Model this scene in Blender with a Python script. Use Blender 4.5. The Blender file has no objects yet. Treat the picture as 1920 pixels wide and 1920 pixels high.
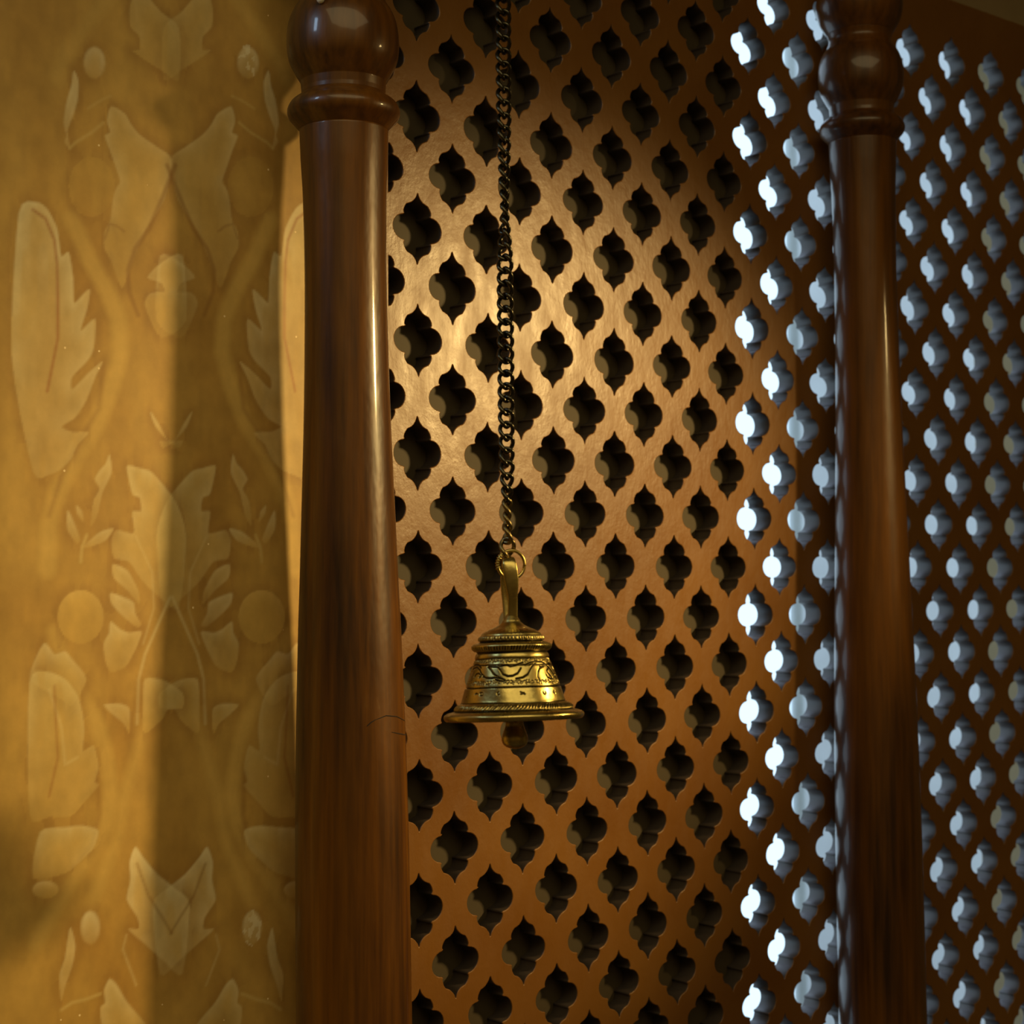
import bpy, bmesh, math, random
import numpy as np
from mathutils import Vector, Matrix
random.seed(7)
rng = np.random.default_rng(7)
SC = bpy.context.scene
COL = SC.collection

# ------------------------------------------------------------------ camera
U = 0.04                      # one lattice column = 4 cm; sizes below are in these units
CAMZ = 1.30
FPX, PITCH, ROLL = 3266.5, 0.03972, 0.0056
_cp, _sp = math.cos(PITCH), math.sin(PITCH)
_cr, _sr = math.cos(ROLL), math.sin(ROLL)
F = Vector((0, _cp, _sp)); U0 = Vector((0, -_sp, _cp)); X0 = Vector((1, 0, 0))
RV = X0 * _cr - U0 * _sr
UV = X0 * _sr + U0 * _cr
cam_d = bpy.data.cameras.new('camera')
cam = bpy.data.objects.new('camera', cam_d); COL.objects.link(cam)
M = Matrix.Identity(4)
for r in range(3):
    M[r][0] = RV[r]; M[r][1] = UV[r]; M[r][2] = -F[r]
M[2][3] = CAMZ
cam.matrix_world = M
cam_d.sensor_fit = 'HORIZONTAL'; cam_d.sensor_width = 36.0
cam_d.lens = FPX / 1920 * 36.0
cam_d.shift_x = -0.5 / 1920
cam_d.clip_start = 0.02; cam_d.clip_end = 200
cam_d.dof.use_dof = True; cam_d.dof.focus_distance = 1.42; cam_d.dof.aperture_fstop = 9.0
SC.camera = cam


def ray(px, py):
    return F + RV * ((px - 960.5) / FPX) - UV * ((py - 960) / FPX)


def at(px, py, D):
    """world point (m) seen at a photograph position, D units deep"""
    d = ray(px, py)
    p = d * (D * U / d.y)
    return Vector((p.x, p.y, p.z + CAMZ))


# plane of the lattice screen and the mural wall (vertical, 40.5 degrees)
AL = 0.70653
T = Vector((math.cos(AL), math.sin(AL), 0)); N = Vector((math.sin(AL), -math.cos(AL), 0))
P0 = Vector((-1.30604 * U, 38.85039 * U, CAMZ))


def pl(s, n, z):
    """screen coordinates in units (z relative to the camera height) -> metres"""
    return P0 + T * (s * U) + N * (n * U) + Vector((0, 0, z * U))


def on_plane(px, py):
    d = ray(px, py)
    o = Vector((0, 0, CAMZ))
    t = N.dot(P0 - o) / N.dot(d)
    q = o + d * t - P0
    return q.dot(T) / U, q.z / U


# ------------------------------------------------------------------ world, lights, exposure
w = bpy.data.worlds.new('daylight'); SC.world = w; w.use_nodes = True
nt = w.node_tree; nt.nodes.clear()
wo = nt.nodes.new('ShaderNodeOutputWorld'); bg = nt.nodes.new('ShaderNodeBackground')
bg.inputs[1].default_value = 1.5
wtc = nt.nodes.new('ShaderNodeTexCoord'); wsep = nt.nodes.new('ShaderNodeSeparateXYZ'); wr_ = nt.nodes.new('ShaderNodeValToRGB')
nt.links.new(wtc.outputs['Generated'], wsep.inputs[0]); nt.links.new(wsep.outputs['Z'], wr_.inputs[0])
wr_.color_ramp.elements[0].position = 0.25; wr_.color_ramp.elements[0].color = (0.60, 0.82, 1.0, 1)
wr_.color_ramp.elements[1].position = 0.9; wr_.color_ramp.elements[1].color = (0.55, 0.72, 1.0, 1)
nt.links.new(wr_.outputs[0], bg.inputs[0]); nt.links.new(bg.outputs[0], wo.inputs[0])

SC.view_settings.view_transform = 'Standard'; SC.view_settings.look = 'None'
SC.view_settings.exposure = 0.0; SC.view_settings.gamma = 1.0
SC.view_settings.use_curve_mapping = False


def look(o, target):
    o.rotation_euler = (Vector(target) - o.location).to_track_quat('-Z', 'Y').to_euler()


def light(name, kind, loc, target, energy, color, size=0.1, size_y=None, angle=None, blend=0.6):
    d = bpy.data.lights.new(name, kind); d.energy = energy; d.color = color
    o = bpy.data.objects.new(name, d); COL.objects.link(o); o.location = loc
    if kind == 'AREA':
        d.shape = 'RECTANGLE'; d.size = size; d.size_y = size_y or size
    else:
        d.shadow_soft_size = size
    if kind == 'SPOT':
        d.spot_size = math.radians(angle); d.spot_blend = blend
    look(o, target)
    return o


LAMP = P0 + T * (21 * U) + N * (25.5 * U) + Vector((0, 0, 10.4 * U))
light('warm_spot_lamp', 'SPOT', LAMP, pl(0.7, 0, -0.1), 84, (1.0, 0.68, 0.25), 0.06, angle=42.5, blend=0.85)
# small daylight window on the left; overhead fill added to brighten the room
light('side_window_light', 'AREA', at(650, 400, 35) + Vector((-0.66, -0.54, 0.46)), at(650, 500, 35), 1.2,
      (0.50, 0.74, 1.0), 0.10, 0.22)
light('overhead_fill', 'AREA', (0.45, -0.85, 2.77), (0.45, -0.849, 0), 36.0, (1.0, 0.80, 0.40), 2.6, 2.4)

# ------------------------------------------------------------------ helpers


def link(name, me, mat=None, parent=None, smooth=False):
    o = bpy.data.objects.new(name, me); COL.objects.link(o)
    if mat is not None and not me.materials: me.materials.append(mat)
    if smooth: me.polygons.foreach_set('use_smooth', [True] * len(me.polygons))
    if parent is not None: o.parent = parent
    return o


def mesh(name, vs, fs):
    me = bpy.data.meshes.new(name); me.from_pydata([tuple(v) for v in vs], [], fs); me.update()
    return me


def tag(o, label, cat, group=None):
    o['label'] = label; o['category'] = cat
    if group: o['group'] = group
    return o


def struct(o):
    o['kind'] = 'structure'; return o


def empty(name, loc=(0, 0, 0)):
    o = bpy.data.objects.new(name, None); COL.objects.link(o); o.location = loc
    o.empty_display_size = 0.02
    return o


def frame_box(s0, s1, n0, n1, z0, z1):
    """box in screen coordinates (units)"""
    vs = [pl(s, n, z) for z in (z0, z1) for s, n in ((s0, n0), (s1, n0), (s1, n1), (s0, n1))]
    fs = [(0, 1, 2, 3), (7, 6, 5, 4), (0, 4, 5, 1), (1, 5, 6, 2), (2, 6, 7, 3), (3, 7, 4, 0)]
    return vs, fs


def fix_normals(me):
    b = bmesh.new(); b.from_mesh(me); bmesh.ops.recalc_face_normals(b, faces=b.faces); b.to_mesh(me); b.free()
    return me


def lathe(name, prof, A, B, seg=96):
    """prof: list of (distance along A->B, radius) in metres; closed at both ends"""
    ax = (B - A).normalized()
    e1 = Vector((1, 0, 0)); e1 = (e1 - ax * e1.dot(ax)).normalized(); e2 = ax.cross(e1)
    vs = []; fs = []
    for t, r in prof:
        c = A + ax * t
        for k in range(seg):
            a = 2 * math.pi * k / seg
            vs.append(c + e1 * (r * math.cos(a)) + e2 * (r * math.sin(a)))
    for i in range(len(prof) - 1):
        for k in range(seg):
            k2 = (k + 1) % seg
            fs.append((i * seg + k, i * seg + k2, (i + 1) * seg + k2, (i + 1) * seg + k))
    fs.append(tuple(range(seg))); fs.append(tuple((len(prof) - 1) * seg + k for k in range(seg)))
    return fix_normals(mesh(name, vs, fs))


def smooth_profile(pts, n=8):
    """Catmull-Rom through (t, r) points; a point given as (t, r, 1) is a sharp corner"""
    out = []
    P = [(p[0], p[1]) for p in pts]; sharp = [len(p) > 2 for p in pts]
    for i in range(len(P) - 1):
        p1, p2 = P[i], P[i + 1]
        p0 = P[i - 1] if i > 0 and not sharp[i] else p1
        p3 = P[i + 2] if i + 2 < len(P) and not sharp[i + 1] else p2
        for k in range(n):
            u = k / n
            q = [0.5 * (2 * p1[j] + (-p0[j] + p2[j]) * u + (2 * p0[j] - 5 * p1[j] + 4 * p2[j] - p3[j]) * u * u +
                        (-p0[j] + 3 * p1[j] - 3 * p2[j] + p3[j]) * u ** 3) for j in (0, 1)]
            out.append((q[0], max(q[1], 1e-5)))
    out.append(P[-1])
    return out


# ------------------------------------------------------------------ materials


def mat(name):
    m = bpy.data.materials.new(name); m.use_nodes = True
    t = m.node_tree; b = t.nodes['Principled BSDF']
    return m, t, b


def node(t, kind, **kw):
    n = t.nodes.new(kind)
    for k, v in kw.items(): setattr(n, k, v)
    return n


def coords(t, scale=(1, 1, 1), rot=(0, 0, 0)):
    tc = node(t, 'ShaderNodeTexCoord'); mp = node(t, 'ShaderNodeMapping')
    mp.inputs['Scale'].default_value = scale; mp.inputs['Rotation'].default_value = rot
    t.links.new(tc.outputs['Object'], mp.inputs[0]); return mp.outputs[0]


def noise(t, vec, scale, detail=4, rough=0.55):
    n = node(t, 'ShaderNodeTexNoise'); n.inputs['Scale'].default_value = scale
    n.inputs['Detail'].default_value = detail; n.inputs['Roughness'].default_value = rough
    t.links.new(vec, n.inputs['Vector']); return n.outputs['Fac']


def ramp(t, fac, stops):
    r = node(t, 'ShaderNodeValToRGB'); cr = r.color_ramp
    while len(cr.elements) > 1: cr.elements.remove(cr.elements[-1])
    for i, (p, c) in enumerate(stops):
        e = cr.elements[0] if i == 0 else cr.elements.new(p)
        e.position = p; e.color = (*c, 1) if len(c) == 3 else c
    t.links.new(fac, r.inputs[0]); return r.outputs[0]


def bump(t, b, fac, strength, dist, prev=None):
    n = node(t, 'ShaderNodeBump'); n.inputs['Strength'].default_value = strength
    n.inputs['Distance'].default_value = dist
    t.links.new(fac, n.inputs['Height'])
    if prev is not None: t.links.new(prev, n.inputs['Normal'])
    t.links.new(n.outputs[0], b.inputs['Normal']); return n.outputs[0]


def mat_screen():
    m, t, b = mat('bronze_painted_wood')
    v = coords(t)
    big = noise(t, v, 7.0, 3)
    t.links.new(ramp(t, big, [(0.3, (0.155, 0.060, 0.008)), (0.7, (0.205, 0.088, 0.014))]), b.inputs['Base Color'])
    b.inputs['Roughness'].default_value = 0.36
    b.inputs['Specular IOR Level'].default_value = 0.5
    r = noise(t, coords(t, (1, 1, 0.35)), 60, 5, 0.6)
    t.links.new(ramp(t, r, [(0.3, (0.34,) * 3), (0.7, (0.47,) * 3)]), b.inputs['Roughness'])
    n1 = bump(t, b, noise(t, coords(t, (1, 1, 0.8)), 34, 5, 0.65), 0.40, 0.002)
    bump(t, b, noise(t, coords(t, (1, 1, 0.3)), 260, 3, 0.6), 0.22, 0.0005, n1)
    return m


def mat_post():
    m, t, b = mat('varnished_teak')
    v = coords(t, (1, 1, 0.045))
    g = noise(t, v, 150, 6, 0.6)
    big = noise(t, coords(t, (1, 1, 0.12)), 22, 3)
    mx = node(t, 'ShaderNodeMix', data_type='RGBA'); mx.inputs[0].default_value = 0.5
    t.links.new(ramp(t, g, [(0.35, (0.028, 0.010, 0.003)), (0.65, (0.150, 0.054, 0.003))]), mx.inputs[6])
    t.links.new(ramp(t, big, [(0.35, (0.025, 0.009, 0.003)), (0.65, (0.20, 0.072, 0.003))]), mx.inputs[7])
    t.links.new(mx.outputs[2], b.inputs['Base Color'])
    b.inputs['Roughness'].default_value = 0.38; b.inputs['Specular IOR Level'].default_value = 0.35
    b.inputs['Coat Weight'].default_value = 0.38; b.inputs['Coat Roughness'].default_value = 0.09
    n1 = bump(t, b, g, 0.18, 0.0006)
    bump(t, b, noise(t, coords(t, (1, 1, 0.5)), 38, 3), 0.45, 0.002, n1)
    return m


def mat_brass(name, base, dark, rough=0.30):
    m, t, b = mat(name)
    at_ = node(t, 'ShaderNodeAttribute', attribute_name='patina')
    v = coords(t)
    n0 = noise(t, v, 70, 5, 0.65)
    colr = ramp(t, n0, [(0.3, tuple(c * 0.72 for c in base)), (0.65, base)])
    mx = node(t, 'ShaderNodeMix', data_type='RGBA')
    t.links.new(at_.outputs['Fac'], mx.inputs[0])
    t.links.new(colr, mx.inputs[6]); mx.inputs[7].default_value = (*dark, 1)
    t.links.new(mx.outputs[2], b.inputs['Base Color'])
    b.inputs['Metallic'].default_value = 1.0
    t.links.new(ramp(t, n0, [(0.3, (rough + .12,) * 3), (0.7, (rough - .04,) * 3)]), b.inputs['Roughness'])
    n1 = bump(t, b, noise(t, v, 55, 3), 0.3, 0.0016)
    bump(t, b, noise(t, v, 420, 3), 0.18, 0.0004, n1)
    return m


def mat_plain(name, c, rough=0.8, metal=0.0, bs=0.1):
    m, t, b = mat(name)
    n = noise(t, coords(t), 12, 4)
    t.links.new(ramp(t, n, [(0.3, tuple(x * 0.86 for x in c)), (0.7, c)]), b.inputs['Base Color'])
    b.inputs['Roughness'].default_value = rough; b.inputs['Metallic'].default_value = metal
    bump(t, b, noise(t, coords(t), 90, 4), bs, 0.001)
    return m


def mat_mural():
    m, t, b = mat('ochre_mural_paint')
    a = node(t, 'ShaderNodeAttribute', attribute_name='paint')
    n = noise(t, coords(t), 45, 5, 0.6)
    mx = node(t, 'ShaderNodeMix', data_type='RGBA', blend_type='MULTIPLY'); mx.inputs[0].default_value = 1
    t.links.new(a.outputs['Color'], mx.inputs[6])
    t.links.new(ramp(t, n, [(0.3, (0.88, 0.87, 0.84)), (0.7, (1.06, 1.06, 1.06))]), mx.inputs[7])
    # sparse metallic flecks in the paint
    vo = node(t, 'ShaderNodeTexVoronoi'); vo.inputs['Scale'].default_value = 95
    t.links.new(coords(t), vo.inputs['Vector'])
    lt = node(t, 'ShaderNodeMath', operation='LESS_THAN'); lt.inputs[1].default_value = 0.085
    t.links.new(vo.outputs['Distance'], lt.inputs[0])
    sep = node(t, 'ShaderNodeSeparateColor'); t.links.new(vo.outputs['Color'], sep.inputs[0])
    gt = node(t, 'ShaderNodeMath', operation='GREATER_THAN'); gt.inputs[1].default_value = 0.93
    t.links.new(sep.outputs[0], gt.inputs[0])
    mu = node(t, 'ShaderNodeMath', operation='MULTIPLY')
    t.links.new(lt.outputs[0], mu.inputs[0]); t.links.new(gt.outputs[0], mu.inputs[1])
    m2 = node(t, 'ShaderNodeMix', data_type='RGBA')
    t.links.new(mu.outputs[0], m2.inputs[0]); t.links.new(mx.outputs[2], m2.inputs[6])
    m2.inputs[7].default_value = (0.95, 0.75, 0.42, 1)
    t.links.new(m2.outputs[2], b.inputs['Base Color'])
    b.inputs['Roughness'].default_value = 0.55
    bump(t, b, noise(t, coords(t), 120, 4), 0.12, 0.0008)
    return m


M_SCREEN = mat_screen(); M_POST = mat_post()
M_BRASS = mat_brass('aged_brass', (0.52, 0.41, 0.14), (0.030, 0.023, 0.012), 0.26)
M_CHAIN = mat_brass('blackened_bronze', (0.085, 0.078, 0.055), (0.02, 0.018, 0.014), 0.24)
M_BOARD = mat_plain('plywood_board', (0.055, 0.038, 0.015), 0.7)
M_WALL = mat_plain('dark_ochre_plaster', (0.30, 0.22, 0.11), 0.9)
M_FLOOR = mat_plain('stone_floor', (0.13, 0.10, 0.075), 0.6)
M_WHITE = mat_plain('white_plaster', (0.86, 0.90, 0.93), 0.9)
M_GREY = mat_plain('grey_painted_pipe', (0.55, 0.60, 0.60), 0.6)
M_MURAL = mat_mural()

# ------------------------------------------------------------------ the room
S_L, S_R = -2.62, 24.5          # lattice opening along the wall (units)
Z_B, Z_T = -17.2, 17.2          # lattice bottom / top (units from the camera height)
ZF, ZC = -CAMZ / U, 37.5        # floor, ceiling
TH = 0.54                       # lattice thickness


def fbox(name, args, m, parent=None):
    vs, fs = frame_box(*args)
    return link(name, fix_normals(mesh(name, vs, fs)), m, parent)


# mural wall: a fine grid whose painted colours are pigment only
MS0, MS1, MZ0, MZ1 = -16.0, S_L, -14.0, 14.0
DS = 0.035
gs = np.arange(MS0, MS1 + 1e-6, (MS1 - MS0) / round((MS1 - MS0) / DS))
gz = np.arange(MZ0, MZ1 + 1e-6, (MZ1 - MZ0) / round((MZ1 - MZ0) / DS))
GS, GZ = np.meshgrid(gs, gz)
PAINT = np.zeros(GS.shape + (3,))


def lin(r, g, b_):
    c = np.array([r, g, b_]) / 255.0
    return np.where(c < 0.04045, c / 12.92, ((c + 0.055) / 1.055) ** 2.4)


C_BG = lin(212, 174, 92); C_DK = lin(180, 138, 64); C_LEAF = lin(228, 206, 136); C_HI = lin(246, 236, 200)
C_STEM = lin(226, 190, 106); C_VEIN = lin(156, 112, 52); C_BALL = lin(228, 192, 104); C_PALE = lin(238, 222, 168)


def vnoise(sx, sz, seed):
    r = np.random.default_rng(seed).random((64, 64))
    x = (GS - GS.min()) * sx; z = (GZ - GZ.min()) * sz
    xi = np.floor(x).astype(int); zi = np.floor(z).astype(int); fx = x - xi; fz = z - zi
    fx = fx * fx * (3 - 2 * fx); fz = fz * fz * (3 - 2 * fz)
    g = lambda a, b_: r[a % 64, b_ % 64]
    return (g(xi, zi) * (1 - fx) + g(xi + 1, zi) * fx) * (1 - fz) + (g(xi, zi + 1) * (1 - fx) + g(xi + 1, zi + 1) * fx) * fz


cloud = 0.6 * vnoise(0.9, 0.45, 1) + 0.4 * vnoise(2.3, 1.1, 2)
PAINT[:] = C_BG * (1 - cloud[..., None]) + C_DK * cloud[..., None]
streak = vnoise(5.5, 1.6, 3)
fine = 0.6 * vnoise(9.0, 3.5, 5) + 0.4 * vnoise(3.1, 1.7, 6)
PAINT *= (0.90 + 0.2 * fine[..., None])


def smooth_closed(P, n=5):
    P = np.array(P, float); out = []
    for i in range(len(P)):
        p0, p1, p2, p3 = P[i - 1], P[i], P[(i + 1) % len(P)], P[(i + 2) % len(P)]
        for k in range(n):
            u = k / n
            out.append(0.5 * (2 * p1 + 0.7 * (-p0 + p2) * u + (2 * p1 * 0 + 0) * 0 +
                              ((-3 * p1 + 3 * p2) * 2 - 0.7 * (2 * (p2 - p0) + (p3 - p1))) * u * u +
                              ((2 * p1 - 2 * p2) * 2 + 0.7 * ((p2 - p0) + (p3 - p1))) * u ** 3))
    return np.array(out)


def seg_dist(P, closed):
    d = np.full(GS.shape, 1e9)
    n = len(P)
    for i in range(n if closed else n - 1):
        a, b_ = P[i], P[(i + 1) % n]
        v = b_ - a; L = v @ v + 1e-12
        t = np.clip(((GS - a[0]) * v[0] + (GZ - a[1]) * v[1]) / L, 0, 1)
        d = np.minimum(d, np.hypot(GS - a[0] - t * v[0], GZ - a[1] - t * v[1]))
    return d


def to_wall(pts, oy, mirror=False):
    out = []
    for x, y in pts:
        X = 320 + x / 3.0; Y = oy + y / 3.0
        if mirror: X = 642 - X
        out.append(on_plane(X, Y))
    return np.array(out)


def blend(mask, col, k=1.0):
    global PAINT
    mk = np.clip(mask * k, 0, 1)[..., None]
    PAINT = PAINT * (1 - mk) + col * mk


def leaf(pts, oy, col=C_LEAF, hi=0.5, soft=0.05, op=0.8, smooth=True, rim=0.4):
    for mir in (False, True):
        P = to_wall(pts, oy, mir)
        if smooth: P = smooth_closed(P, 4)
        if P[:, 0].max() < MS0 or P[:, 0].min() > MS1: continue
        inside = np.zeros(GS.shape, bool)
        n = len(P)
        for i in range(n):
            x1, y1 = P[i]; x2, y2 = P[(i + 1) % n]
            if y1 == y2: continue
            c = ((y1 > GZ) != (y2 > GZ)) & (GS < (x2 - x1) * (GZ - y1) / (y2 - y1) + x1)
            inside ^= c
        d = seg_dist(P, True)
        sd = np.where(inside, d, -d)
        a = np.clip(sd / soft + 0.5, 0, 1)
        # dark contour just outside
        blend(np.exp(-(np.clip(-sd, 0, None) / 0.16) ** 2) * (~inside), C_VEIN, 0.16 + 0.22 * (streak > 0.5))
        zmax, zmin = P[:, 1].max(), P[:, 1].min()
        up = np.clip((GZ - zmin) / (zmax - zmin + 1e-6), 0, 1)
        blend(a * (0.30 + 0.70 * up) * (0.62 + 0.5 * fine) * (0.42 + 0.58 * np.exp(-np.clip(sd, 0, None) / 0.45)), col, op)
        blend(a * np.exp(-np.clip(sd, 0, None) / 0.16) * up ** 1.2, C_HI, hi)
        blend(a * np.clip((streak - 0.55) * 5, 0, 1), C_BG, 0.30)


def stroke(pts, oy, width, col, op=0.7, soft=0.06):
    for mir in (False, True):
        P = to_wall(pts, oy, mir)
        d = seg_dist(P, False)
        blend(np.clip((width / 3.0 / 94.0 / 2 - d) / soft + 0.5, 0, 1), col, op)


def ell(cx, cy, rx, ry, n=18):
    return [(cx + rx * math.cos(2 * math.pi * k / n), cy + ry * math.sin(2 * math.pi * k / n)) for k in range(n)]


# stems first (lighter bands that twine up the wall)
stroke([(300, -100), (420, 60), (520, 200), (600, 330), (640, 430)], 0, 80, C_STEM, 0.45, 0.2)
stroke([(560, 1230), (470, 1450), (360, 1640), (300, 1800), (290, 1980), (340, 2180), (420, 2380), (540, 2560),
        (640, 2760), (690, 2960), (700, 3200)], 0, 95, C_STEM, 0.6, 0.16)
stroke([(385, 2060), (410, 2300), (520, 2480), (620, 2680), (690, 2900)], 0, 20, C_VEIN, 0.55, 0.12)
stroke([(660, 0 + 3560), (560, 3860), (430, 4040), (370, 4250), (345, 4480), (375, 4650), (450, 4790), (560, 4940),
        (660, 5110), (760, 5300)], 0, 85, C_STEM, 0.6, 0.16)
stroke([(420, 4350), (405, 4580), (450, 4760), (560, 4880)], 0, 18, C_VEIN, 0.5, 0.12)
stroke([(130, 4000), (200, 4260), (270, 4480), (300, 4700), (400, 4950), (460, 5100)], 0, 60, C_STEM, 0.5, 0.2)
leaf(ell(450, 1050, 130, 170), 0, C_BALL, 0.0, 0.3, 0.35)
leaf(ell(512, 1550, 130, 150), 640, C_BALL, 0.1, 0.04, 0.8)
# big leaves
leaf([(-40, 160), (60, 70), (150, -30), (215, -20), (236, 60), (230, 150), (182, 205), (178, 280), (222, 285), (130, 350),
      (50, 400), (-40, 450)], 0, C_LEAF, 0.15, op=0.55)
leaf([(340, 600), (362, 680), (345, 745), (376, 765), (345, 850), (318, 930), (290, 1020), (312, 1060), (330, 1120),
      (345, 1240), (376, 1300), (380, 1390), (340, 1470), (280, 1620), (230, 1500), (150, 1300), (40, 1120), (0, 900),
      (80, 830), (180, 760), (230, 700), (265, 640)], 0, C_LEAF, 0.35, op=0.55)
leaf([(-60, 1440), (60, 1480), (135, 1560), (60, 1590), (40, 1640), (120, 1650), (150, 1720), (60, 1900), (-80, 1800)], 0,
     C_LEAF, 0.3, op=0.4)
stroke([(-20, 930), (60, 1130), (130, 1290), (205, 1400), (245, 1520), (240, 1640), (190, 1770)], 0, 26, C_VEIN, 0.6)
stroke([(270, 1300), (310, 1270), (350, 1260), (375, 1340)], 0, 10, C_VEIN, 0.6)
leaf([(760, 1140), (700, 1180), (645, 1290), (622, 1440), (580, 1420), (556, 1560), (550, 1700), (520, 1680), (462, 1628),
      (478, 1740), (512, 1860), (432, 1795), (440, 1960), (475, 2030), (560, 2120), (560, 2190), (470, 2100), (390, 2035),
      (430, 2120), (480, 2250), (545, 2350), (620, 2400), (560, 2430), (470, 2435), (530, 2500), (565, 2580), (625, 2640),
      (690, 2670), (780, 2650), (900, 2000), (860, 1200)], 0, C_PALE, 0.45, op=0.8)
stroke([(780, 1180), (710, 1230), (660, 1350), (645, 1480), (640, 1700), (640, 1900), (700, 2200)], 0, 14, lin(168, 96, 44), 0.7)
leaf(ell(435, 355, 58, 86, 12), 0, C_PALE, 0.6, 0.08, 0.6)
leaf([(550, 400), (563, 480), (590, 570), (607, 690), (592, 760), (602, 800), (570, 840), (588, 740), (556, 650), (530, 560),
      (526, 460)], 0, C_PALE, 0.5, op=0.8)
stroke([(385, 690), (450, 745), (540, 800), (575, 835)], 0, 12, C_LEAF, 0.5)
stroke([(345, 540), (400, 565), (470, 610)], 0, 10, C_LEAF, 0.4)
leaf([(-60, 560), (20, 560), (70, 470), (118, 400), (90, 480), (20, 560), (-40, 600)], 640, C_LEAF, 0.4, op=0.6)
leaf([(250, 700), (242, 770), (220, 860), (180, 880), (172, 955), (222, 960), (212, 1080), (310, 1062), (338, 1120),
      (322, 1220), (240, 1240), (170, 1340), (90, 1420), (-40, 1500), (-80, 1100), (-20, 900), (110, 740), (180, 715)], 640,
     C_LEAF, 0.35, op=0.7)
leaf([(330, 1255), (325, 1330), (250, 1400), (180, 1480), (190, 1400), (250, 1290)], 640, C_LEAF, 0.3, op=0.6)
leaf([(345, 1418), (335, 1480), (270, 1550), (200, 1605), (172, 1595), (205, 1530), (215, 1470), (275, 1438)], 640, C_PALE,
     0.3, op=0.65)
leaf([(343, 1578), (352, 1640), (382, 1700), (372, 1800), (340, 1862), (250, 1820), (170, 1640), (240, 1640), (290, 1620)],
     640, C_LEAF, 0.4, op=0.6)
leaf([(350, 640), (372, 690), (400, 720), (432, 775), (405, 830), (440, 900), (455, 1040), (420, 980), (390, 850), (340, 740)],
     640, C_LEAF, 0.4, op=0.5)
leaf([(330, 1055), (400, 1072), (470, 1128), (505, 1165), (440, 1150), (370, 1118)], 640, C_LEAF, 0.4, op=0.6)
leaf([(585, 955), (585, 1060), (535, 1135), (515, 1115), (555, 1010)], 640, C_LEAF, 0.5, op=0.6)
leaf([(535, 925), (530, 970), (495, 1020), (505, 960)], 640, C_LEAF, 0.3, op=0.5)
stroke([(478, 1090), (505, 1160), (512, 1240)], 640, 14, C_LEAF, 0.6)
stroke([(10, 1440), (80, 1600), (150, 1760), (185, 1900), (195, 2150)], 640, 14, C_PALE, 0.55)
stroke([(160, 1700), (100, 1500), (110, 1300), (200, 1100)], 640, 9, C_PALE, 0.35)
leaf([(480, 1900), (560, 1790), (600, 1745), (660, 1760), (720, 1700), (800, 1900), (640, 2000), (560, 2050)], 640, C_LEAF,
     0.4, op=0.5)
leaf([(-60, 60), (40, -10), (150, -20), (160, 120), (156, 285), (60, 212), (20, 150), (-60, 140)], 1280, C_LEAF, 0.2, op=0.5)
leaf([(238, 150), (290, 120), (380, 125), (330, 180), (270, 230), (240, 285)], 1280, C_LEAF, 0.3, op=0.5)
leaf([(500, 185), (530, 70), (600, -20), (700, -60), (800, 0), (800, 740), (690, 755), (570, 752), (500, 680), (412, 580),
      (432, 556), (412, 480), (440, 355), (500, 385), (492, 280)], 1280, C_LEAF, 0.25, op=0.65)
stroke([(530, 420), (600, 460), (620, 250), (690, 40)], 1280, 12, C_PALE, 0.4)
stroke([(660, 20), (655, 160), (640, 420), (690, 640)], 1280, 12, lin(160, 92, 40), 0.5)
leaf([(414, 832), (500, 806), (600, 815), (740, 840), (780, 1100), (600, 1072), (520, 1010), (440, 930)], 1280, C_LEAF, 0.35,
     op=0.65)
leaf([(205, 925), (236, 1010), (232, 1110), (252, 1220), (192, 1320), (186, 1385), (242, 1388), (150, 1470), (50, 1560),
      (-60, 1640), (-100, 1250), (-20, 1160), (80, 1080), (160, 985)], 1280, C_PALE, 0.5, op=0.75)
stroke([(195, 1020), (130, 1200), (60, 1310), (0, 1410)], 1280, 13, C_VEIN, 0.6)
stroke([(255, 1420), (275, 1500), (230, 1620), (200, 1700)], 1280, 9, C_PALE, 0.4)
leaf(ell(710, 1165, 72, 48), 1280, C_BALL, 0.4, 0.05, 0.8)
leaf(ell(458, 1380, 52, 92, 12), 1280, C_PALE, 0.6, 0.08, 0.65)
leaf([(570, 1380), (585, 1455), (600, 1550), (632, 1650), (622, 1790), (598, 1700), (560, 1590), (544, 1480)], 1280, C_PALE,
     0.4, op=0.75)
leaf([(350, 1668), (380, 1730), (374, 1800), (400, 1830), (390, 1940), (330, 2100), (60, 2100), (150, 1920), (250, 1800),
      (310, 1700)], 1280, C_LEAF, 0.45, op=0.65)
stroke([(400, 1750), (480, 1780), (560, 1800), (620, 1840)], 1280, 13, C_LEAF, 0.6)
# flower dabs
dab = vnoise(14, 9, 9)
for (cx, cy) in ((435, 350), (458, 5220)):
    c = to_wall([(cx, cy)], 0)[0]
    blend((np.hypot((GS - c[0]) / 0.22, (GZ - c[1]) / 0.36) < 1) * (dab > 0.55), C_HI, 0.5)

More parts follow.
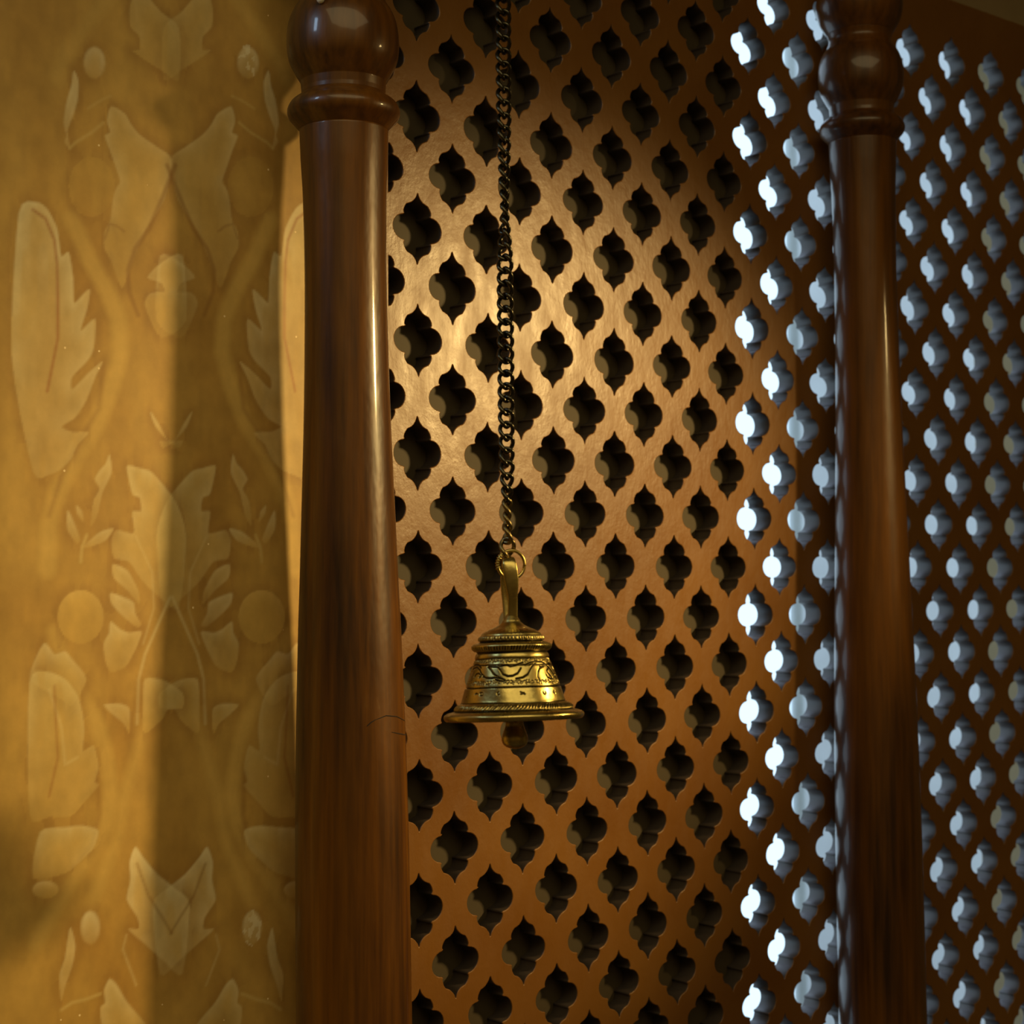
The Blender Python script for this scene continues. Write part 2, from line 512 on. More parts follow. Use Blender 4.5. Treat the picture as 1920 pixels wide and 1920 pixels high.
ns, nz = len(gs), len(gz)
pos = np.empty((nz * ns, 3))
base = np.array(P0); tv = np.array(T); nv = np.array(N)
S_ = GS.ravel() * U; Z_ = GZ.ravel() * U
pos = base[None] + S_[:, None] * tv[None]; pos[:, 2] += Z_
idx = np.arange(nz * ns).reshape(nz, ns)
q = np.stack([idx[:-1, :-1], idx[:-1, 1:], idx[1:, 1:], idx[1:, :-1]], -1).reshape(-1, 4)
me = bpy.data.meshes.new('wall_mural')
me.vertices.add(len(pos)); me.vertices.foreach_set('co', pos.ravel())
me.loops.add(q.size); me.loops.foreach_set('vertex_index', q.ravel())
me.polygons.add(len(q)); me.polygons.foreach_set('loop_start', np.arange(0, q.size, 4))
me.update(calc_edges=True)
ca = me.color_attributes.new('paint', 'FLOAT_COLOR', 'POINT')
ca.data.foreach_set('color', np.concatenate([PAINT.reshape(-1, 3), np.ones((len(pos), 1))], 1).ravel())
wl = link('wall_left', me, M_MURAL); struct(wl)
struct(fbox('wall_core', (-16.0, S_L, -3.2, -0.02, ZF, ZC), M_WALL)); bpy.data.objects['wall_core'].name = 'trim_1'
struct(fbox('wall_front', (-16.0, S_L, -0.02, 0.0, MZ1, ZC), M_WALL))
struct(fbox('wall_dado', (-16.0, S_L, -0.02, 0.0, ZF, MZ0), M_WALL)); bpy.data.objects['wall_dado'].name = 'trim_2'
struct(fbox('trim_3', (S_L, S_R, -3.2, 0.0, Z_T, ZC), M_WALL))
struct(fbox('trim_4', (S_L, S_R, -3.2, 0.0, ZF, Z_B), M_WALL))
struct(fbox('trim_5', (S_R, 42.0, -3.2, 0.0, ZF, ZC), M_WALL))


def room_wall(name, s0, s1, n0, n1, z0, z1, m):
    return struct(fbox(name, (s0, s1, n0, n1, z0, z1), m))


room_wall('floor', -19.2, 45.2, 0.0, 95.0, ZF - 2.5, ZF, M_FLOOR)
room_wall('ceiling', -19.2, 45.2, -3.2, 95.0, ZC, ZC + 2.5, M_WALL)
room_wall('wall_side', -60.0, -56.8, -3.2, 95.0, ZF, ZC, M_WALL).name = 'wall_far_left'
room_wall('wall_right', 42.0, 45.2, 0.0, 95.0, ZF, ZC, M_WALL)
room_wall('wall_back', -60.0, 45.2, 95.0, 98.2, ZF - 2.5, ZC + 2.5, M_WALL)
for nm in ('floor', 'ceiling'):
    o = bpy.data.objects[nm]; me_ = o.data
    for v in me_.vertices:                       # widen to the far left wall
        s = (v.co - P0).dot(T) / U
        if s < 0: v.co -= T * (40.8 * U)
struct(fbox('wall_beyond', (-60.0, -16.0, -3.2, 0.0, ZF, ZC), M_WALL)).name = 'wall_corner'

# outdoors behind the lattice: a paved strip and a white rendered wall far to the right
struct(fbox('ground', (-10, 60, -42, -3.3, ZF - 3, ZF - 0.5), M_FLOOR))
pa = at(1481, 960, 86); pb = at(2400, 960, 86)
vs = []
for z in (-0.9, 5.5):
    for p in (pa, pb, pb + Vector((0.3, 0.35, 0)), pa + Vector((0.08, 0.35, 0))):
        vs.append((p.x, p.y, z))
wo_ = link('white_outer_wall', fix_normals(mesh('white_outer_wall', vs, [(0, 1, 2, 3), (7, 6, 5, 4), (0, 4, 5, 1), (1, 5, 6, 2),
                                                                       (2, 6, 7, 3), (3, 7, 4, 0)])), M_WHITE)
struct(wo_).name = 'wall_outside'
pipe_a = at(1491, 960, 83)
pp = lathe('drain_pipe', [(0, 0.012), (6.0, 0.012)], Vector((pipe_a.x, pipe_a.y, -0.9)), Vector((pipe_a.x, pipe_a.y, 5.1)), 20)
tag(link('drain_pipe', pp, M_GREY, smooth=False), 'thin pale drain pipe on the white wall outside, seen through the lattice holes', 'pipe')

# ------------------------------------------------------------------ carved lattice screen
BROW = 1.24699
HALF = [(0.0, 0.812), (0.018, 0.806), (0.032, 0.775), (0.05, 0.725), (0.080, 0.680), (0.118, 0.638), (0.165, 0.600), (0.225, 0.572), (0.292, 0.548),
        (0.322, 0.515), (0.352, 0.472), (0.376, 0.425), (0.390, 0.370), (0.386, 0.322), (0.372, 0.314)]
LOBE = []
for k in range(13):
    a = math.radians(86 - k * 172 / 12)
    LOBE.append((0.368 + 0.306 * math.cos(a), 0.300 * math.sin(a)))
right = HALF + LOBE + [(x, -z) for x, z in reversed(HALF)]
OUT = right + [(-x, z) for x, z in reversed(right[1:-1])]


def clip_left(poly, s_min):
    out = []
    for i in range(len(poly)):
        a, b_ = poly[i], poly[(i + 1) % len(poly)]
        ia, ib = a[0] >= s_min, b_[0] >= s_min
        if ia: out.append(a)
        if ia != ib:
            t = (s_min - a[0]) / (b_[0] - a[0]); out.append((s_min, a[1] + t * (b_[1] - a[1])))
    return out


cu = bpy.data.curves.new('screen_curve', 'CURVE'); cu.dimensions = '2D'; cu.fill_mode = 'BOTH'
cu.extrude = (TH / 2 - 0.018) * U; cu.bevel_depth = 0.018 * U; cu.bevel_resolution = 1


def add_spline(pts):
    sp = cu.splines.new('POLY'); sp.points.add(len(pts) - 1)
    for p, (x, y) in zip(sp.points, pts): p.co = (x * U, y * U, 0, 1)
    sp.use_cyclic_u = True


add_spline([(S_L, Z_B), (S_R, Z_B), (S_R, Z_T), (S_L, Z_T)])
for c in range(-2, 24):
    for rr in range(-14, 16):
        if (c - rr) % 2: continue
        zc = 1.578 - BROW * rr
        if abs(zc) > 16.0: continue
        js, jz = rng.normal(0, 0.012), rng.normal(0, 0.012)
        kx, kz = 1 + rng.normal(0, 0.013), 1 + rng.normal(0, 0.010)
        ph = rng.random(4) * 6.28
        pts = []
        for i, (x, z) in enumerate(OUT):
            a = 2 * math.pi * i / len(OUT)
            wob = 0.006 * math.sin(3 * a + ph[0]) + 0.005 * math.sin(7 * a + ph[1])
            pts.append((c + js + x * kx + wob, zc + jz + z * kz + 0.006 * math.sin(5 * a + ph[2])))
        if c == -2:
            pts = clip_left(pts, -1.80)
        add_spline(pts)
co = bpy.data.objects.new('tmp_curve', cu); COL.objects.link(co)
dg = bpy.context.evaluated_depsgraph_get()
me = bpy.data.meshes.new_from_object(co.evaluated_get(dg)); bpy.data.objects.remove(co)
RS = Matrix.Identity(4)      # local x -> T, local y -> z, local z -> N
for r in range(3):
    RS[r][0] = T[r]; RS[r][1] = (0, 0, 1)[r]; RS[r][2] = N[r]
RS.translation = P0 - N * (TH / 2 * U)
me.transform(RS)
M_RAW = mat_plain('dark_unpainted_wood', (0.062, 0.048, 0.042), 0.42)
me.materials.append(M_SCREEN); me.materials.append(M_RAW)
me.polygons.foreach_set('material_index', [1 if abs(p.normal.dot(N)) < 0.3 or p.normal.dot(N) < -0.3 else 0 for p in me.polygons])
me.name = 'lattice'
screen = empty('lattice_screen', pl(0, 0, Z_B))
tag(screen, 'bronze-brown carved wooden lattice screen pierced with rows of pointed quatrefoil holes', 'screen')


def child(o, parent):
    o.parent = parent; o.matrix_parent_inverse = Matrix.Translation(-parent.location)


child(link('lattice', me, M_SCREEN), screen)
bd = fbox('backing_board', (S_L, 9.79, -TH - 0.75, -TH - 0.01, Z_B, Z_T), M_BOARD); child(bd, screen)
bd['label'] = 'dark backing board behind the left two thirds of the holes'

POST_CRACKS = []
# ------------------------------------------------------------------ turned wooden posts


def make_post(name, pxs, D, prof, label, ztop, zbot):
    """prof: (photo y, half width in photo px at depth D); axis through two photo points"""
    A = at(pxs[0], pxs[1], D); B = at(pxs[2], pxs[3], D)
    L = (B - A).length; k = L / (pxs[3] - pxs[1])
    pts = [((p[0] - pxs[1]) * k, p[1] * k) + tuple(p[2:]) for p in prof]
    ax = (B - A).normalized()
    top = (A.z - ztop) / ax.z
    pts = [(top, pts[0][1], 1)] + pts + [((A.z - zbot) / ax.z, pts[-1][1], 1)]
    # ztop / zbot given as absolute heights
    pts[0] = ((ztop - A.z) / ax.z, pts[0][1], 1); pts[-1] = ((zbot - A.z) / ax.z, pts[-1][1], 1)
    root = empty(name, (A + ax * pts[-1][0]))
    tag(root, label, 'post', None)
    return root, A, B, pts


LP = [(-420, 78, 1), (-200, 84), (-130, 104), (-95, 109), (-60, 100), (-30, 82, 1), (-14, 78), (2, 83), (20, 94), (45, 103), (80, 106.5), (112, 103),
      (138, 91), (155, 81, 1), (170, 79.5, 1), (178, 79.5, 1), (184, 86), (194, 99), (208, 106.2), (222, 104.5), (235, 94), (246, 84, 1),
      (300, 82.5), (375, 79), (500, 77.2), (640, 78.5), (800, 82), (1000, 89), (1100, 92.5), (1200, 96.5), (1400, 102.5),
      (1600, 105.8), (1900, 107.2), (2300, 108, 1)]
DL, DR = 34.95, 46.4
root, A, B, pts = make_post('turned_post', (644.5, 210, 664.0, 1900), DL, LP,
                            'thick varnished turned wooden post in front of the mural, bulb and ring near its top',
                            2.35, 0.0)
iring = [i for i, p in enumerate(LP) if p[0] == 178][0] + 1
ibulb = [i for i, p in enumerate(LP) if p[0] == -30][0] + 1
ish = [i for i, p in enumerate(LP) if p[0] == 246][0] + 1


def post_parts(root, A, B, pts, tag_names):
    segs = [('finial', pts[:ibulb + 1]), ('bulb', pts[ibulb:iring + 1]), ('ring', pts[iring:ish + 1]), ('shaft', pts[ish:])]
    for nm, pp_ in segs:
        pr = smooth_profile(pp_, 10)
        child(link(nm, lathe(nm, pr, A, B, 128), M_POST, smooth=True), root)


post_parts(root, A, B, pts, None)
kk = 0.75
RP = []
for p in LP:
    y, r = p[0], p[1]
    y2 = 240 + (y - 208) * kk if y < 300 else 240 + 69 + (y - 300) * 0.97
    RP.append((y2, r * kk) + tuple(p[2:]))
root2, A2, B2, pts2 = make_post('turned_post', (1616, 240, 1655, 1900), DR, RP,
                                'dark turned wooden post at the far right end, catching bluish daylight on its left edge', 2.35, 0.0)
post_parts(root2, A2, B2, pts2, None)

# drying cracks on the lit side of the shaft
Lk = (B - A).length / (1900 - 210); axp = (B - A).normalized()
g1 = (Vector((1, 0, 0)) - axp * axp.x).normalized(); g2 = axp.cross(g1)
if g2.y > 0: g2 = -g2
prp = smooth_profile(pts[ish:], 10)
for ck in (((30, 1352), (45, 1345), (62, 1349), (75, 1356), (90, 1362)), ((52, 1376), (66, 1381), (80, 1385), (95, 1386)), ((22, 1362), (27, 1355), (33, 1350))):
    cpts = []
    for (a0, y0), (a1, y1) in zip(ck[:-1], ck[1:]):
        for q_ in range(6):
            aa = math.radians(90 - (a0 + (a1 - a0) * q_ / 6)); yy = y0 + (y1 - y0) * q_ / 6
            t_ = (yy - 210) * Lk; r_ = float(np.interp(t_, [p[0] for p in prp], [p[1] for p in prp]))
            cpts.append(A + axp * t_ + g1 * (r_ * math.cos(aa)) + g2 * (r_ * math.sin(aa)))
    POST_CRACKS.append(cpts)

# small round-headed pin in the bulb
pc = at(601, -1, DL - 1.05)
b = bmesh.new(); bmesh.ops.create_uvsphere(b, u_segments=24, v_segments=16, radius=7.5 * (DL - 1) * U / FPX)
bmesh.ops.translate(b, verts=b.verts, vec=pc)
me = bpy.data.meshes.new('bead'); b.to_mesh(me); b.free()
M_PEARL = mat_plain('pearly_white', (0.75, 0.72, 0.6), 0.25, 0.0, 0.0)
pin = empty('round_headed_pin', pc)
tag(pin, 'tiny pearly round pin head stuck in the bulb at the top of the thick post', 'pin')
child(link('bead', me, M_PEARL, smooth=True), pin)
sh = lathe('shank', [(0, 0.0007), (0.016, 0.0007)], pc, pc + Vector((0.006, 0.014, 0.003)), 12)
child(link('shank', sh, M_BRASS), pin)

# ------------------------------------------------------------------ brass bell
DB = 31.9
KB = DB * U / FPX                      # metres per photo pixel at the bell
TOPP = at(953.5, 1047, DB); BOTP = at(963, 1340, DB - 0.15)
AX = (BOTP - TOPP).normalized()
E1 = (Vector((1, 0, 0)) - AX * AX.x).normalized(); E2 = AX.cross(E1)   # e2: away from or toward the viewer
if E2.y > 0: E2 = -E2                                                  # e2 points to the camera
zz = lambda zy: (1000 + zy / 4.571 - 1047) * KB                        # zoomed reading -> metres along the axis
rr_ = lambda zr: zr / 4.571 * KB
# silhouette readings: (y in the enlarged crop, half width)
BP = [(742, 58, 1), (765, 78), (790, 112), (812, 160, 1), (830, 205), (855, 246), (872, 258, 1), (878, 262), (884, 276), (900, 283),
      (914, 282), (920, 272, 1), (928, 272, 1), (936, 300), (948, 330), (965, 342), (985, 338), (1003, 322), (1012, 306, 1),
      (1022, 302, 1), (1034, 308), (1050, 314), (1066, 315), (1074, 312, 1), (1084, 318, 1), (1140, 342), (1200, 363), (1260, 385),
      (1304, 400, 1), (1310, 398, 1), (1318, 407, 1), (1380, 425), (1420, 437), (1436, 444, 1), (1446, 462), (1466, 492),
      (1488, 508), (1500, 508, 1), (1508, 510, 1), (1516, 545), (1530, 580), (1548, 595), (1566, 594), (1580, 586), (1590, 574, 1),
      (1588, 545, 1), (1560, 500), (1500, 450), (1430, 420), (1320, 385), (1080, 295), (960, 240), (900, 120), (895, 2, 1)]
prof = []
for p in BP:
    prof.append((zz(p[0]), rr_(p[1])) + tuple(p[2:]))
prof = smooth_profile(prof, 9)
# resample the outer side finely so the chasing can be real relief
SEGB = 900
pf = np.array(prof)
dl = np.concatenate([[0], np.cumsum(np.hypot(*np.diff(pf, axis=0).T))])
i_out = int(np.argmin(abs(pf[:, 0] - zz(1590)) + (np.arange(len(pf)) < 50) * 9))
n1 = 420
u = np.concatenate([np.linspace(0, dl[i_out], n1), np.linspace(dl[i_out], dl[-1], 50)[1:]])
tt = np.interp(u, dl, pf[:, 0]); rad = np.interp(u, dl, pf[:, 1])
th = np.linspace(0, 2 * math.pi, SEGB, endpoint=False)      # 0 = to the right, pi/2 = to the camera
TH2, ZY = np.meshgrid(th, tt)
zyv = (ZY / KB + 1047 - 1000) * 4.571                        # enlarged-crop y of each row
outer = (np.arange(len(tt)) < n1)[:, None]
groove = np.zeros_like(TH2)
HW = np.interp(zyv, [1075, 1330, 1436], [318, 408, 444])
XZ = -((TH2 - math.pi / 2 + math.pi) % (2 * math.pi) - math.pi) * HW   # arc position in enlarged px, 0 = facing the camera


def g_stroke(pts, wd=5.0, depth=1.0, rep=None):
    """polyline in (arc px, enlarged y)"""
    global groove
    P = np.array(pts, float)
    m = (zyv > P[:, 1].min() - 14) & (zyv < P[:, 1].max() + 14) & outer
    rows = np.where(m.any(1))[0]
    if not len(rows): return
    sl = slice(rows[0], rows[-1] + 1)
    x, y = XZ[sl], zyv[sl]
    d = np.full(x.shape, 1e9)
    for a, b_ in zip(P[:-1], P[1:]):
        v = b_ - a; L = v @ v + 1e-9
        t = np.clip(((x - a[0]) * v[0] + (y - a[1]) * v[1]) / L, 0, 1)
        d = np.minimum(d, np.hypot(x - a[0] - t * v[0], y - a[1] - t * v[1]))
    groove[sl] = np.maximum(groove[sl], depth * np.exp(-(d / wd) ** 2) * outer[sl])


def arc_x(px, y):
    """enlarged-crop x of something on the band -> arc position"""
    hw = np.interp(y, [1075, 1330, 1436], [318, 408, 444])
    cx = np.interp(y, [965, 1550], [813, 835])
    return float(np.arcsin(np.clip((px - cx) / hw, -0.985, 0.985)) * hw)


# scroll engraving on the face towards the camera (readings from the 8.727x crop)
cv = lambda pts: [(arc_x((x / 8.727 + 860 - 780) * 4.571, (y / 8.727 + 150) * 4.571), (y / 8.727 + 150) * 4.571 + 0.0) for x, y in pts]
# the front of each ring is seen lower than its silhouette: lift readings by the ellipse sag
def lift(pts):
    out = []
    for x, y in pts:
        hw = np.interp(y, [1075, 1330, 1436], [318, 408, 444])
        out.append((x, y - 0.065 * hw * math.cos(x / hw)))
    return out


SCROLLS = [
    [(480, 890), (530, 950), (570, 1010), (640, 1070), (700, 1100), (750, 1130)],
    [(480, 890), (560, 900), (640, 910), (680, 960), (720, 1030), (800, 1065), (880, 1060), (960, 1020), (1010, 940)],
    [(660, 900), (720, 885), (790, 880), (840, 905), (920, 890), (1040, 850)],
    [(400, 1040), (460, 1075), (540, 1085), (610, 1075), (680, 1090)],
    [(600, 1110), (660, 1135), (740, 1140)],
    [(930, 1110), (1040, 1090), (1120, 1040), (1160, 960), (1190, 900), (1240, 860)],
    [(1080, 890), (1150, 850), (1240, 825), (1340, 830), (1400, 860), (1470, 930), (1540, 1020), (1620, 1120)],
    [(1380, 900), (1310, 930), (1285, 1000), (1280, 1080), (1310, 1140)],
    [(1310, 905), (1330, 930)],
    [(1450, 850), (1490, 860), (1530, 900), (1550, 960)],
    [(1450, 930), (1430, 970), (1450, 1010), (1500, 1060), (1520, 1090), (1490, 1110), (1440, 1080), (1420, 1040)],
    [(200, 860), (270, 830), (330, 850), (370, 900)],
    [(180, 980), (230, 900), (300, 880), (350, 930), (380, 1000), (420, 1040)],
    [(260, 1040), (290, 990), (340, 985), (370, 1030), (340, 1060)],
]
for s in SCROLLS:
    g_stroke(lift(cv(s)), 5.6, 1.2)
full = 2 * math.pi * 365
# repeat a simple scroll round the back of the bell
for k in range(5):
    o_ = full * (0.27 + 0.115 * k)
    g_stroke([(((o_ + dx + full / 2) % full) - full / 2, y) for dx, y in
              ((-150, 1240), (-90, 1140), (0, 1110), (80, 1150), (110, 1210), (60, 1250), (10, 1225), (20, 1185))], 4.6, 1.0)
# little curls along both edges of the band
rg = random.Random(3)
for y0, y1 in ((1080, 1096), (1262, 1282)):
    x = -full / 2 + 10
    while x < full / 2 - 20:
        yy = y0 + rg.random() * (y1 - y0) * 0.5; r0 = 8 + rg.random() * 4; a0 = rg.random() * 6
        g_stroke([(x + r0 * math.cos(a0 + q_ * 0.8), yy + r0 * math.sin(a0 + q_ * 0.8)) for q_ in range(6)], 3.2, 0.8)
        x += 21 + rg.random() * 7
        if rg.random() < .5:
            g_stroke([(x - 12, yy + 14), (x - 4, yy + 22)], 3.0, 0.7)
# marks in the smooth band
for pts in ([(285, 1325), (305, 1310), (325, 1325)], [(655, 1315), (632, 1330), (640, 1350), (665, 1358)], [(1005, 1325), (1080, 1362)], [(1010, 1360), (1060, 1340)],
            [(1360, 1325), (1370, 1350), (1390, 1365), (1410, 1345), (1400, 1325)], [(1545, 1300), (1530, 1325), (1560, 1345)]):
    g_stroke(lift(cv(pts)), 4.5, 0.9)
for cx_, cy_ in ((378, 1330),):
    g_stroke(lift(cv([(cx_ + 24 * math.cos(a * .7), cy_ + 26 * math.sin(a * .7)) for a in range(10)])), 4.0, 0.9)
# notched mouldings: radial cuts, spaced unevenly like hand work
def notches(y0, y1, n, wd, depth, slant=0.0, seed=0):
    global groove
    r2 = random.Random(seed)
    m = (zyv > y0) & (zyv < y1) & outer
    ff = np.clip((zyv - y0) / (y1 - y0), 0, 1)
    for k in range(n):
        a = 2 * math.pi * (k + r2.uniform(-.22, .22)) / n
        dth = (TH2 - a - slant * (ff - .5) + math.pi) % (2 * math.pi) - math.pi
        groove = np.maximum(groove, depth * r2.uniform(.55, 1) * np.exp(-(dth / wd) ** 2) * m * np.sin(np.pi * ff) ** .4)


notches(880, 916, 60, 0.024, 1.3, 0, 1)
notches(966, 1004, 84, 0.016, 1.3, 0.02, 2)
notches(1452, 1500, 110, 0.012, 1.2, 0.07, 3)
notches(812, 868, 40, 0.010, 0.35, 0.0, 4)
for yl, wd in ((1070, 4.5), (1310, 4.5), (924, 4.0), (1016, 6.0), (1440, 4), (1504, 5)):
    groove = np.maximum(groove, 0.95 * np.exp(-((zyv + 2.5 * np.sin(TH2 * 3 + yl) - yl) / wd) ** 2) * outer)
# uneven hammered form
R2 = rad[:, None] * (1 + 0.006 * np.sin(2 * TH2 + 1) + 0.004 * np.sin(5 * TH2 + 2) + 0.003 * np.sin(9 * TH2 + ZY * 300))
R2 = R2 - groove * 0.00075
P3 = (np.array(TOPP)[None, None] + ZY[..., None] * np.array(AX) + (R2 * np.cos(TH2))[..., None] * np.array(E1) +
      (R2 * np.sin(TH2))[..., None] * np.array(E2))
nr = len(tt)
idx = np.arange(nr * SEGB).reshape(nr, SEGB)
i2 = np.roll(idx, -1, 1)
q = np.stack([idx[:-1], i2[:-1], i2[1:], idx[1:]], -1).reshape(-1, 4)
me = bpy.data.meshes.new('bell_body')
me.vertices.add(nr * SEGB); me.vertices.foreach_set('co', P3.ravel())
me.loops.add(q.size); me.loops.foreach_set('vertex_index', q.ravel())
me.polygons.add(len(q)); me.polygons.foreach_set('loop_start', np.arange(0, q.size, 4))
me.update(calc_edges=True)
pa_ = me.attributes.new('patina', 'FLOAT', 'POINT')
pt = np.clip(groove * 1.1, 0, 1)
# soft tarnish collected beside the mouldings
for yl, wd in ((928, 10), (1018, 12), (1506, 9)):
    pt = np.maximum(pt, 0.75 * np.exp(-((zyv - yl) / wd) ** 2) * outer)
inb = (zyv > 1080) & (zyv < 1322) & outer
pt = np.maximum(pt, inb * 0.13)
pa_.data.foreach_set('value', pt.ravel())
fix_normals(me)
bell = empty('brass_bell', BOTP)
tag(bell, 'aged brass temple bell with engraved scroll band hanging at the end of the dark chain', 'bell')
child(link('bell_body', me, M_BRASS, smooth=True), bell)


def tube(name, pts, rads, seg=16, closed=False, squash=None, up=None):
    pts = [Vector(p) for p in pts]; n = len(pts)
    vs = []; fs = []
    prev = up
    for i, p in enumerate(pts):
        a = pts[(i - 1) % n] if closed or i > 0 else p
        c = pts[(i + 1) % n] if closed or i < n - 1 else p
        tg = (c - a).normalized()
        if prev is None: prev = Vector((0, 0, 1)) if abs(tg.z) < .9 else Vector((1, 0, 0))
        e1 = (prev - tg * prev.dot(tg)).normalized(); e2 = tg.cross(e1)
        if up is None: prev = e1
        r = rads[i] if hasattr(rads, '__len__') else rads
        rx, ry = (r if hasattr(r, '__len__') else (r, r))
        for k in range(seg):
            t = 2 * math.pi * k / seg
            ct, st = math.cos(t), math.sin(t)
            if squash:
                ct = math.copysign(abs(ct) ** squash, ct); st = math.copysign(abs(st) ** squash, st)
            vs.append(p + e1 * (rx * ct) + e2 * (ry * st))
    m = n if closed else n - 1
    for i in range(m):
        for k in range(seg):
            j = (i + 1) % n; k2 = (k + 1) % seg
            fs.append((i * seg + k, i * seg + k2, j * seg + k2, j * seg + k))
    if not closed:
        fs.append(tuple(range(seg))); fs.append(tuple((n - 1) * seg + k for k in range(seg)))
    return fix_normals(mesh(name, vs, fs))


# handle: a flat strap bent into a tall loop, wide face to the camera, hind leg peeping out at the left
def bp(zx, zy, dn):
    """point near the bell axis from an enlarged-crop reading, dn = metres towards the camera"""
    p = at(780 + zx / 4.571, 1000 + zy / 4.571, DB)
    return p + E2 * dn


hp = [(832, 800, .0040, 62, 16), (828, 740, .0046, 44, 17), (828, 690, .0048, 42, 17), (830, 620, .0054, 41, 17), (829, 550, .0062, 42, 17),
      (824, 470, .0070, 53, 17), (818, 400, .0074, 62, 17), (809, 330, .0074, 63, 17), (801, 270, .0066, 61, 17), (794, 230, .0044, 55, 17),
      (788, 212, .0010, 50, 17), (782, 222, -.0034, 47, 17), (778, 262, -.0066, 46, 17), (772, 330, -.0080, 46, 17), (768, 400, -.0086, 46, 17),
      (770, 480, -.0082, 44, 17), (778, 560, -.0076, 42, 17), (784, 630, -.0066, 42, 17), (790, 700, -.0054, 42, 17), (800, 760, -.0042, 50, 17), (815, 800, -.0036, 60, 17)]
hpts = []; hr = []
for i in range(len(hp) - 1):
    for k in range(4):
        uu = k / 4
        a, c = hp[i], hp[i + 1]
        v = [a[j] * (1 - uu) + c[j] * uu for j in range(5)]
        hpts.append(bp(v[0], v[1], v[2])); hr.append((rr_(v[3]), rr_(v[4])))
v = hp[-1]; hpts.append(bp(v[0], v[1], v[2])); hr.append((rr_(v[3]), rr_(v[4])))
for _ in range(3):
    hpts = [hpts[0]] + [(hpts[i - 1] + hpts[i] * 2 + hpts[i + 1]) / 4 for i in range(1, len(hpts) - 1)] + [hpts[-1]]
child(link('handle', tube('handle', hpts, hr, 28, False, 0.72, E1), M_BRASS, smooth=True), bell)
# collar where the strap runs out into the crown
cl = lathe('collar', smooth_profile([(zz(690), rr_(34), 1), (zz(715), rr_(52)), (zz(742), rr_(70)), (zz(765), rr_(84)), (zz(792), rr_(118)), (zz(812), rr_(158), 1)], 8), TOPP + E1 * 0.0006,
           TOPP + E1 * 0.0006 + AX * 0.1, 96)
child(link('collar', cl, M_BRASS, smooth=True), bell)
# clapper
ca_, cb_ = at(963.5, 1285, DB), at(966, 1420, DB)
kz = (cb_ - ca_).length / 135
cp_ = [(0, 5, 1), (40, 5), (58, 10), (66, 15.5), (76, 17.5), (86, 21), (97, 24.5), (105, 24.3), (112, 20.5), (117, 12), (119, 2, 1)]
cp_ = smooth_profile([(a * kz, r * kz) + ((1,) if i in (0, 10) else ()) for i, (a, r) in enumerate([(x[0], x[1]) for x in cp_])], 8)
clap = link('clapper', lathe('clapper', cp_, ca_, cb_, 48), M_BRASS, smooth=True)
child(clap, bell)
clap['label'] = 'dull pear-shaped clapper showing under the rim'

# ------------------------------------------------------------------ chain
chain = empty('curb_chain', at(942, 0, DB))
tag(chain, 'long dark metal curb chain with twisted links, carrying the brass bell', 'chain')
PITCHL = 24.15 * KB
wr = 4.0 * KB; hl = PITCHL / 2 + wr * 1.02; hw = 12.6 * KB
NL = 72
lv = []
cen = []
for k in range(NL):
    a = 2 * math.pi * k / NL
    cx_ = hw * math.copysign(abs(math.cos(a)) ** 0.85, math.cos(a)); cz_ = hl * math.sin(a)
    tw = -math.radians(50) * (cz_ / hl)
    cen.append(Vector((cx_ * math.cos(tw), cx_ * math.sin(tw), cz_)))
lm = tube('link', cen, wr, 14, True)
lm.materials.append(M_CHAIN)
# same link for the lowest few, light on them painted in as brighter bronze
lm2 = lm.copy(); lm2.materials.clear()
M_CHAIN_LIT = mat_brass('lit_bronze', (0.22, 0.17, 0.075), (0.03, 0.025, 0.015), 0.3)
lm2.materials.append(M_CHAIN_LIT)


def chain_pt(y):
    x = np.interp(y, [-200, 0, 400, 700, 900, 1031], [940, 943, 946, 948.5, 950.5, 951.5])
    return at(float(x), y, DB)


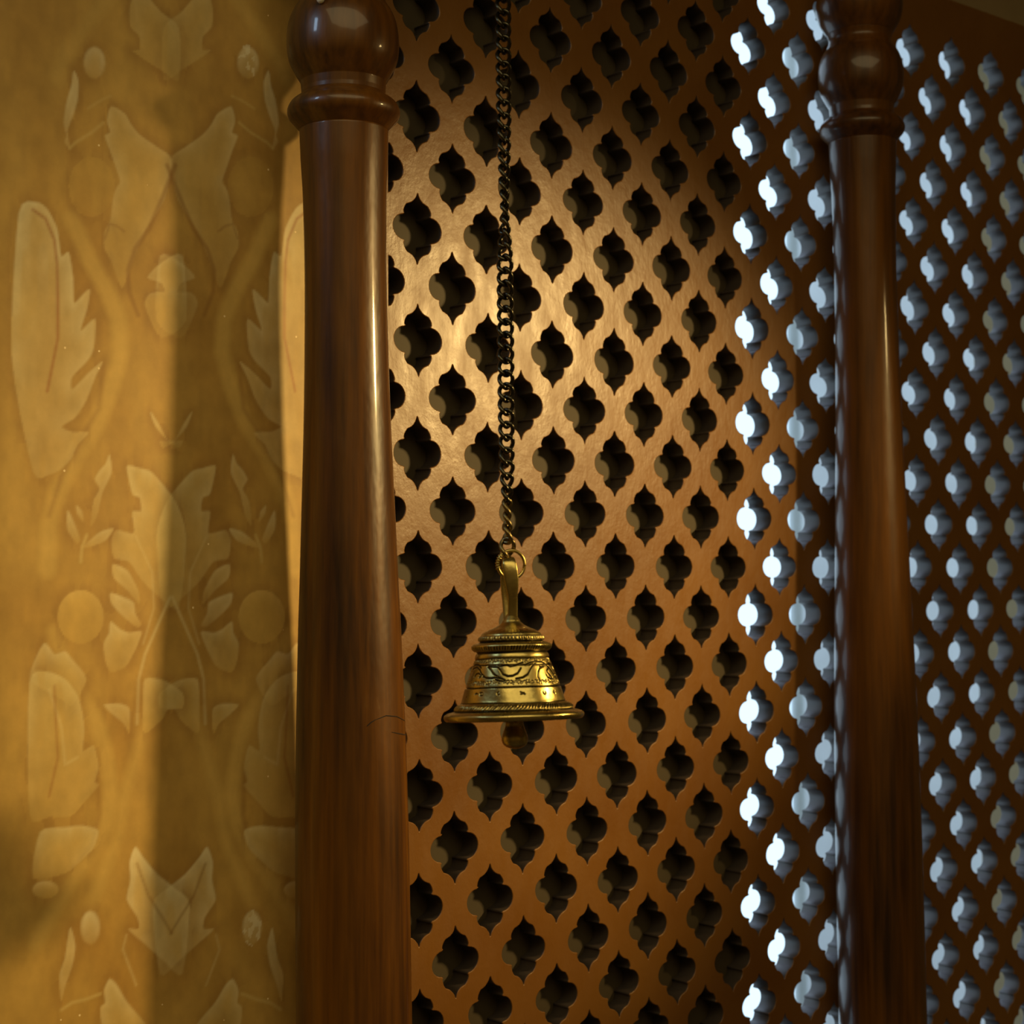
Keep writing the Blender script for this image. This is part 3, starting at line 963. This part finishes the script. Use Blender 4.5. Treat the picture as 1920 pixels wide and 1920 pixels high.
tw_y = [-200, 0, 200, 300, 390, 430, 500, 700, 880, 960, 1040]
tw_a = [-80, -65, -50, -30, 0, 28, 75, 95, 130, 180, 205]
y = 1026.0; k = 0
while y > -130:
    o = bpy.data.objects.new('link', lm2 if k < 4 else lm); COL.objects.link(o)
    p = chain_pt(y)
    axis = (chain_pt(y - 10) - chain_pt(y + 10)).normalized()
    a = math.radians(float(np.interp(y, tw_y, tw_a)) + random.uniform(-4, 4))
    M4 = axis.to_track_quat('Z', 'Y').to_matrix().to_4x4() @ Matrix.Rotation(a, 4, 'Z')
    M4.translation = p
    o.parent = chain
    o.matrix_local = Matrix.Translation(-chain.location) @ M4
    if k == 3: pass
    y -= 24.15; k += 1
# split ring joining chain and handle
rc = at(958.5, 1058.5, DB)
ring = []
for k in range(84):
    a = 2 * math.pi * k / 80 - 0.1
    off = (k - 42) * 0.00003
    ring.append(rc + Vector((math.cos(a) * 25.0 * KB, math.cos(a) * 0.0035 + off, math.sin(a) * 26.5 * KB)))
rg_ = link('split_ring', tube('split_ring', ring, 3.1 * KB, 14), M_BRASS, smooth=True)
child(rg_, chain); rg_['label'] = 'brass split ring through the bell handle'
# short wire twist on the left of the ring
wt = []
for k in range(60):
    a = math.radians(125 + k * 1.2)
    c = rc + Vector((math.cos(a) * 25 * KB, math.cos(a) * 0.0035, math.sin(a) * 26.5 * KB))
    rad_ = Vector((math.cos(a), 0, math.sin(a)))
    ph = k * 0.75
    wt.append(c + rad_ * (3.6 * KB * math.cos(ph)) + Vector((0, 1, 0)) * (3.6 * KB * math.sin(ph)))
wt_ = link('wire_binding', tube('wire_binding', wt, 1.5 * KB, 10), M_BRASS, smooth=True); child(wt_, chain)
for o in (lm, lm2): o.polygons.foreach_set('use_smooth', [True] * len(o.polygons))

M_CRACK = mat_plain('dark_crack', (0.012, 0.006, 0.003), 0.9)
for cpts in POST_CRACKS:
    rr0 = [0.00035 * math.sin(math.pi * (i + .5) / len(cpts)) ** .5 + 0.0001 for i in range(len(cpts))]
    child(link('crack', tube('crack', cpts, rr0, 8), M_CRACK), root)
